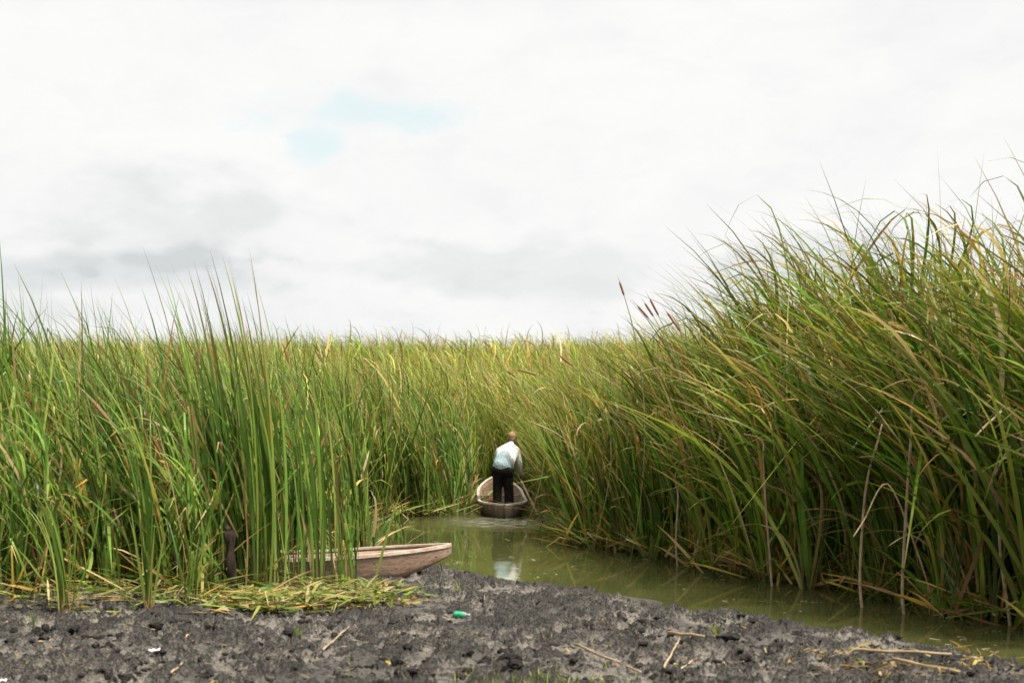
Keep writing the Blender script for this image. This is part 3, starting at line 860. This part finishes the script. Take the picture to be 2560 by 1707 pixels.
# ------------------------------------------------------------------ mooring post in the left reeds
M_post = simple_mat('old_post', (.016, .012, .009), (.045, .032, .022), 6, .95, .8, 25, spec=.1, stretch=(3, 3, .6))
pz = at(585, 1478, 13.75)
pts = []; rad = []
for i in range(15):
    q = i / 14; a = q * .82
    pts.append((-.055 * q + .012 * math.sin(q * 9), .02 * math.sin(q * 5), a - .05)); rad.append(.053 + .012 * math.sin(q * 13 + 1) + (.008 if q > .85 else 0) - .03 * (q > .97))
post = empty('wooden_post', (pz.x + .16, 13.05, .1), 'dark weathered wooden post standing in the reeds left of the beached boat', 'post')
V, Fc = tube(pts, rad, 14)
V = [Vector(v) + Vector((random.uniform(-1, 1), random.uniform(-1, 1), 0)) * .006 for v in V]
meshobj('shaft', V, Fc, M_post, post)
V, Fc = tube([pts[-1], (-.075, .01, .80), (-.085, .03, .835)], [.035, .03, .006], 8); meshobj('splinter', V, Fc, M_post, post)

# ------------------------------------------------------------------ single reed plants one can tell apart
def plant(name, loc, n, Lr, fanw, wind, droopr, pal, width, label, cat='reed', group=None, dryp=.1, kinkp=.1, spread=.05, nseg=10, tipdry=.4, basecol=None):
    root = tag(link(bpy.data.objects.new(name, bpy.data.meshes.new(name))), label, cat, group)
    a = rng.uniform(0, 2 * np.pi, n); f = np.abs(rng.normal(0, fanw, n))
    fan = np.stack([np.cos(a) * f, np.sin(a) * f * .7, 0 * a], 1)
    P0 = np.stack([rng.normal(0, spread, n), rng.normal(0, spread, n), np.full(n, -.03)], 1)
    c0, c1, c2 = colours(n, pal, dryp, tipdry)
    if basecol is not None: c0 = np.tile(np.array(basecol), (n, 1))
    V, Q, C = blade_arrays(P0, rng.uniform(*Lr, n), width * rng.uniform(.7, 1.2, n), fan, np.array(wind)[None] * rng.normal(1, .3, (n, 1)),
                           rng.uniform(*droopr, n), c0, c1, c2, np.where(rng.random(n) < kinkp, rng.uniform(.4, .85, n), 2), nseg)
    tmp = npmesh(name, V, Q, C, M_leaf)
    root.data = tmp.data; bpy.data.objects.remove(tmp)
    root.location = loc
    return root
def gpt(px, py, D=None, z=.1):
    if D is None:
        for _ in range(6):
            D = (H - z) * F / (py - 1020); z = .5 * z + .5 * ground_z((px - 1280) * D / F, D)
    x_ = (px - 1280) * D / F
    return (x_, D, ground_z(x_, D))
plant('tall_reed_clump', gpt(640, 1490, 13.55), 48, (2.2, 4.0), .06, (-.24, 0, 0), (0, .3), 'cool', .040, 'tallest clump of upright reeds on the left, rising above the skyline', spread=.2, dryp=.03, kinkp=.02, tipdry=.8)
plant('tall_reed_clump', gpt(560, 1490, 13.75), 34, (2.2, 3.95), .07, (-.34, 0, 0), (0, .35), 'cool', .038, 'second tall clump of reeds, leaning left beside the tallest clump', spread=.18, dryp=.04, kinkp=.03, tipdry=.7)
plant('reed_clump', gpt(800, 1440, 14.0), 18, (2.0, 2.95), .05, (-.30, 0, 0), (0, .5), 'cool', .032, 'slender reed clump with one long pale leaf in front of the beached boat', spread=.10, dryp=.05, kinkp=.05)
plant('reed_tuft', gpt(160, 1530), 26, (.9, 1.7), .22, (-.5, -.1, 0), (.2, 1.2), 'cool', .026, 'fan-shaped reed tuft with arching leaves at the mud edge, far left', spread=.03, basecol=(.26, .17, .08), dryp=.04)
plant('reed_tuft', gpt(372, 1532), 16, (.7, 1.3), .16, (.05, 0, 0), (.1, .9), 'cool', .022, 'small upright reed tuft at the mud edge between the fan-shaped tuft and the post', spread=.025, basecol=(.30, .19, .09), dryp=.05)
plant('reed_tuft', gpt(470, 1520), 12, (.6, 1.3), .2, (.1, 0, 0), (.2, 1.4), 'cool', .022, 'sparse reed tuft with broken leaves just left of the post', spread=.05, kinkp=.5, dryp=.2)
plant('reed_tuft', gpt(870, 1480, 13.6), 26, (.7, 1.5), .20, (-.1, 0, 0), (.2, 1.3), 'cool', .024, 'reed tuft with crossing leaves in front of the beached hull', spread=.12, kinkp=.25, dryp=.18)
plant('reed_tuft', gpt(752, 1470, 13.7), 15, (.8, 1.9), .16, (-.15, 0, 0), (.1, 1.3), 'cool', .026, 'dense reed tuft hiding the left part of the beached boat', spread=.16, kinkp=.2, dryp=.15)
plant('reed_tuft', gpt(690, 1480, 13.5), 12, (.7, 1.6), .22, (.1, 0, 0), (.2, 1.4), 'cool', .026, 'reed tuft with arched yellow leaves right of the post', spread=.12, kinkp=.2, dryp=.3)
plant('reed_tuft', gpt(1000, 1330, 20.2), 14, (.5, 1.5), .14, (-.1, 0, 0), (.0, .8), 'cool', .026, 'thin green reed tuft standing in the water beyond the beached boat', spread=.08)
plant('reed_tuft', gpt(905, 1345, 19.0), 30, (.6, 1.6), .2, (.1, 0, 0), (.1, 1.2), 'cool', .026, 'reed tuft on the little mud spit behind the beached boat', spread=.16, dryp=.15)
plant('grass_sprout', gpt(740, 1585), 9, (.05, .16), .5, (0, 0, 0), (0, .4), 'warm', .008, 'tiny green sprout on the mud left of the diagonal straw', 'plant', spread=.02)
plant('grass_sprout', gpt(1145, 1480, z=.12), 14, (.06, .2), .4, (0, 0, 0), (0, .6), 'warm', .01, 'small green sprout on the mud right of the cut reeds', 'plant', spread=.022)
plant('grass_sprout', gpt(78, 1570), 9, (.08, .22), .4, (0, 0, 0), (0, .4), 'cool', .009, 'thin green sprout on the mud at far left', 'plant', spread=.02)
plant('grass_sprout', gpt(1790, 1585), 22, (.04, .15), .9, (0, 0, 0), (0, .9), 'warm', .009, 'low green sprouts at the water edge right of centre', 'plant', spread=.02)
# blurred grass at the very bottom
nn_ = 420
gxs = rng.normal(1360, 130, nn_); gys = rng.uniform(1700, 1760, nn_)
P0 = np.array([gpt(a, b) for a, b in zip(gxs, gys)])
c0, c1, c2 = colours(nn_, 'warm', .15)
a = rng.uniform(0, 6.28, nn_); f = rng.uniform(0, .9, nn_)
V, Q, C = blade_arrays(P0, rng.uniform(.04, .12, nn_), np.full(nn_, .006), np.stack([np.cos(a) * f, np.sin(a) * f, 0 * a], 1), np.zeros((nn_, 3)), rng.uniform(0, .9, nn_), c0, c1, c2, None, 5)
tag(npmesh('near_grass', V, Q, C, M_leaf), 'low green grass at the bottom edge of the mud', 'grass', kind='stuff')

# ------------------------------------------------------------------ cut reeds lying on the mud
def litter(name, n, pxr, pyr, label, Lr, width, dryp, pal='warm', zmax=.18, sig=None, bright=1.0):
    u = rng.uniform(*pxr, n); v = rng.uniform(*pyr, n)
    v = pyr[0] + (v - pyr[0]) * (.45 + 1.0 * fbm(u, u * 0, .012, 4, 71))
    P0 = np.array([gpt(a, b, z=.12) for a, b in zip(u, v)])
    mid = 1 - np.abs((u - np.mean(pxr)) / (np.ptp(pxr) / 2))
    P0[:, 2] += rng.uniform(0, 1, n) ** 1.6 * zmax * (.35 + .65 * mid) + .01
    a = rng.uniform(0, 2 * np.pi, n); f = rng.uniform(2.2, 14, n)
    fan = np.stack([np.cos(a) * f, np.sin(a) * f * .5, 0 * a], 1)
    c0, c1, c2 = colours(n, pal, dryp, .4)
    c0 *= bright; c1 *= bright; c2 *= bright
    V, Q, C = blade_arrays(P0, rng.uniform(*Lr, n), width * rng.uniform(.6, 1.4, n), fan, fan * 0, rng.uniform(.8, 3, n), c0, c1, c2,
                           np.where(rng.random(n) < .3, rng.uniform(.3, .8, n), 2), 5)
    x_, y_ = V[:, 0], V[:, 1]
    g = mud_height(x_, y_, water_sd(x_, y_))[0]
    V[:, 2] = np.maximum(V[:, 2], g + .004)
    return tag(npmesh(name, V, Q, C, M_leaf), label, 'cut reeds', kind='stuff')
litter('cut_reeds', 760, (540, 1010), (1474, 1532), 'pile of freshly cut yellow green reed pieces on the mud in front of the beached boat', (.08, .5), .026, .36, zmax=.15, bright=.9)
litter('edge_litter', 240, (-150, 640), (1495, 1522), 'fallen green and straw coloured leaves along the edge of the left reeds', (.2, .8), .022, .45, zmax=.16, pal='cool')
litter('straw_litter', 90, (2000, 2620), (1640, 1700), 'flattened straw lying on the mud at bottom right', (.1, .4), .018, .97, zmax=.01, bright=.7)
litter('mud_debris', 240, (-100, 2300), (1560, 1740), 'small straw bits scattered over the mud', (.03, .14), .007, .9, zmax=.01)

# single straws
def straw(name, p, q, r, label, group='dry stalks on the mud', zq=None, cat='stalk', lift=.012):
    A = Vector(gpt(*p)); B = Vector(gpt(*q))
    n = 12; pts = []
    for i in range(n + 1):
        c = A.lerp(B, i / n); c.z = max(ground_z(c.x, c.y), (A.lerp(B, i / n)).z - .02) + r + lift
        pts.append(c)
    # straighten: line through the highest points
    zl = max(pts[i].z - (A.z + (B.z - A.z) * i / n) for i in range(n + 1))
    pts = [Vector((c.x + random.uniform(-1, 1) * r * .3, c.y, A.z + (B.z - A.z) * i / n + zl * .75 + .004 * math.sin(i))) for i, c in enumerate(pts)]
    V, Fc = tube([c - pts[0] for c in pts], [r * (1.1 - .35 * i / n) for i in range(n + 1)], 8, .6)
    o = meshobj(name, V, Fc, M_straw, None); o.location = pts[0]
    return tag(o, label, cat, group)
straw('dry_stalk', (808, 1644), (874, 1583), .009, 'thin pale stalk lying diagonally on the mud left of centre')
straw('dry_stalk', (1437, 1610), (1602, 1688), .012, 'long pale stalk sloping down to the right, bottom centre')
straw('dry_stalk', (1660, 1686), (1700, 1592), .012, 'pale stalk standing nearly upright in the picture against the straw knot')
straw('dry_stalk', (1670, 1594), (1760, 1604), .015, 'short thick stalk of the straw knot right of centre')
straw('dry_stalk', (428, 1706), (466, 1670), .010, 'short pale stalk at the bottom edge on the left')
straw('dry_stalk', (428, 1676), (480, 1678), .007, 'short stalk crossing the one at the bottom edge')
straw('dry_stalk', (316, 1556), (386, 1574), .008, 'thin stalk on the mud below the small upright tuft')
straw('dry_stalk', (95, 1614), (128, 1600), .007, 'tiny pale stalk on the mud at far left')
straw('dry_stalk', (2120, 1640), (2380, 1655), .014, 'longest flattened stalk near the right edge of the mud')
straw('dry_stalk', (2230, 1672), (2440, 1690), .012, 'stalk lying below the longest one at the right')
straw('dry_stalk', (2408, 1582), (2452, 1632), .007, 'thin stalk sticking out over the water edge at right')
straw('dry_stalk', (1700, 1670), (1745, 1655), .008, 'small stalk beside the foot of the straw knot')

# dark clods standing proud of the mud
M_clod = simple_mat('dark_clod', (.010, .009, .008), (.034, .030, .026), 30, .95, 1.0, 60, spec=.08)
import bmesh
bm = bmesh.new(); bmesh.ops.create_icosphere(bm, subdivisions=2, radius=1)
base_v = np.array([v.co[:] for v in bm.verts]); base_f = np.array([[v.index for v in f.verts] for f in bm.faces]); bm.free()
CV, CF, o = [], [], 0
ccx = [(random.uniform(-60, 2500), random.uniform(1480, 1730)) for _ in range(60)]
for i in range(1500):
    px_, py_ = random.uniform(-60, 2500), random.uniform(1475, 1730) if random.random() < .8 else random.uniform(1430, 1500)
    if i % 3:
        c_ = random.choice(ccx); px_, py_ = c_[0] + random.gauss(0, 55), c_[1] + random.gauss(0, 14)
    if py_ < 1425: continue
    g = gpt(px_, py_)
    sdq = float(water_sd(np.array([g[0]]), np.array([g[1]]))[0])
    if sdq < .03 or (px_ < 1080 and py_ < 1535): continue
    r = .007 + .034 * random.random() ** 2.2 * (1 if random.random() < .92 else 1.6)
    n = base_v + rng.normal(0, 1, 3) * 5
    d = 1 + 1.3 * (fbm(n[:, 0] * 1 + n[:, 2] * .7, n[:, 1] + n[:, 2] * .6, 1.6, 3, 60) - .5)
    v = base_v * d[:, None] * r * np.array([random.uniform(.8, 1.8), random.uniform(.8, 1.4), random.uniform(.5, .95)])
    v = v * (1 + rng.normal(0, .09, (len(v), 1)))
    CV.append(v + np.array([g[0], g[1], g[2] + r * .15])); CF.append(base_f + o); o += len(base_v)
o_ = meshobj('mud_clods', np.concatenate(CV), np.concatenate(CF).tolist(), M_clod, smooth=False)
tag(o_, 'black lumps of mud strewn over the bank', 'mud', kind='stuff')

# ------------------------------------------------------------------ bottle, scraps
m, t, out = newmat('green_plastic')
p = t.node('ShaderNodeBsdfPrincipled', ins={'Base Color': rgb(.01, .38, .16), 'Roughness': .25}); p.inputs['Transmission Weight'].default_value = .25
t.l.new(p.outputs[0], out.inputs[0]); M_green = m
m, t, out = newmat('clear_plastic')
p = t.node('ShaderNodeBsdfPrincipled', ins={'Base Color': rgb(.35, .45, .42), 'Roughness': .2}); p.inputs['Transmission Weight'].default_value = .6
t.l.new(p.outputs[0], out.inputs[0]); M_clear = m
g = gpt(1148, 1538)
bot = empty('plastic_bottle', (g[0], g[1], g[2] + .045), 'crushed bright green plastic bottle lying on the mud', 'bottle'); bot.rotation_euler = (R(90), R(10), R(70)); bot.scale = (.85, .85, .8)
V, Fc = lathe([(.0, -.062), (.03, -.062), (.040, -.05), (.040, -.02), (.036, -.005), (.041, .01), (.040, .04), (.036, .055)], 20)
V = [Vector((v[0] * (1 + .12 * math.sin(v[2] * 90)), v[1] * .86, v[2])) for v in V]; meshobj('bottle_body', V, Fc, M_green, bot)
V, Fc = lathe([(.036, .055), (.028, .085), (.014, .105), (.012, .125)], 20); meshobj('bottle_neck', V, Fc, M_clear, bot)
V, Fc = lathe([(.0, .143), (.015, .143), (.016, .122), (.012, .121)], 20); meshobj('bottle_cap', V, Fc, M_clear, bot)
M_white = simple_mat('white_plastic', (.5, .49, .47), (.36, .35, .33), 9, .6)
def scrap(px_, py_, w_, label):
    g = gpt(px_, py_); n = 9; V, Fc = [], []
    for i in range(n):
        for j in range(n):
            u, v = i / (n - 1) - .5, j / (n - 1) - .5
            rr = 1 - .35 * abs(u * v) * 4
            V.append((u * w_ * rr, v * w_ * .8 * rr, w_ * .35 * (math.sin(u * 9 + v * 4) * math.cos(v * 8) * .5 + .45) * (1 - (u * u + v * v) * 1.4) + .005))
    for i in range(n - 1):
        for j in range(n - 1): Fc.append((i * n + j, (i + 1) * n + j, (i + 1) * n + j + 1, i * n + j + 1))
    o = meshobj('plastic_scrap', V, Fc, M_white); o.location = (g[0], g[1], g[2] + .025)
    s = o.modifiers.new('sub', 'SUBSURF'); s.levels = 1; s.render_levels = 2
    s = o.modifiers.new('thick', 'SOLIDIFY'); s.thickness = .003
    return tag(o, label, 'litter')
scrap(392, 1640, .14, 'crumpled white plastic scrap on the mud, left of centre')
scrap(10, 1698, .08, 'white scrap at the bottom left corner')
# twigs sticking out of the mud
def twig(px_, py_, h_, dx, label, mat=M_post, r=.006):
    g = gpt(px_, py_); V, Fc = tube([(0, 0, -.03), (dx * .4, 0, h_ * .5), (dx, .01, h_)], [r, r * .9, r * .5], 6)
    o = meshobj('twig', V, Fc, mat); o.location = g
    return tag(o, label, 'twig', 'twigs sticking out of the mud')
twig(1186, 1705, .13, -.03, 'right one of the two dark twigs rising from the mud at the bottom edge')
twig(1140, 1706, .10, .01, 'left one of the two dark twigs rising from the mud at the bottom edge')
twig(1106, 1428, .10, -.03, 'short dark twig under the tip of the beached boat', r=.009)
twig(1212, 1510, .10, -.004, 'short pale twig upright on the mud right of the green bottle', M_straw)

# ------------------------------------------------------------------ long dry reeds drawn by hand in the right-hand stand
def dry_reed(points, D, r, label):
    P = [at(a, b, D - .75 + c) for a, b, c in points]
    if P[0].z > -.05: P.insert(0, Vector((P[0].x + .03, P[0].y, -.08)))
    # smooth
    pts = []
    for i in range(len(P) - 1):
        p0, p1, p2, p3 = P[max(i - 1, 0)], P[i], P[i + 1], P[min(i + 2, len(P) - 1)]
        for k in range(5):
            u = k / 5
            pts.append(.5 * ((2 * p1) + (p2 - p0) * u + (2 * p0 - 5 * p1 + 4 * p2 - p3) * u * u + (3 * p1 - p0 - 3 * p2 + p3) * u ** 3))
    pts.append(P[-1]); o0 = pts[0].copy()
    n = len(pts)
    V, Fc = tube([p - o0 for p in pts], [r * (1 - .55 * i / n) for i in range(n)], 6, .35)
    o = meshobj('dry_reed', V, Fc, M_straw); o.location = o0
    return tag(o, label, 'dry reed', 'dry stalks in the right-hand reeds')
dry_reed([(2256, 1470, 0), (2267, 1251, 0), (2277, 1100, 0), (2283, 995, 0), (2320, 968, -.1), (2360, 958, -.1)], 13.6, .020, 'straight dry stalk with a bent top in the tall right-hand reeds')
dry_reed([(2330, 1500, 0), (2290, 1370, -.1), (2219, 1209, -.2), (2160, 1300, -.4), (2133, 1342, -.5)], 13.6, .012, 'dry stalk folded into an upside-down V low in the right-hand reeds')
dry_reed([(2520, 1520, 0), (2503, 1400, 0), (2493, 1257, 0), (2478, 1210, -.1), (2530, 1110, -.1), (2575, 1080, -.1)], 12.9, .020, 'dry stalk bending right at the right edge of the picture')
dry_reed([(2560, 1500, 0), (2570, 1200, 0), (2530, 1030, -.2), (2480, 1050, -.3), (2438, 1092, -.4)], 12.8, .022, 'thick arched dry leaf at the right edge, above the bending stalk')
dry_reed([(2150, 1430, 0), (2165, 1220, 0), (2195, 1100, -.1), (2205, 1060, -.1)], 14.0, .019, 'leaning dry stalk left of the straight one')
dry_reed([(1690, 1360, 0), (1695, 1240, 0), (1688, 1190, 0), (1710, 1150, -.1), (1760, 1140, -.2)], 17.5, .018, 'pale stalk with a hooked top at the left end of the right-hand stand')
dry_reed([(1560, 1340, 0), (1500, 1185, 0), (1408, 1096, -.2), (1360, 1068, -.3), (1320, 1052, -.4)], 20.5, .016, 'long dry stalk arching over the channel to the upper right of the man')
dry_reed([(1925, 1400, 0), (1913, 1240, 0), (1908, 1150, 0), (1905, 1100, 0), (1860, 1085, -.1)], 15.6, .017, 'thin dry stalk with its head snapped left, middle of the right-hand reeds')
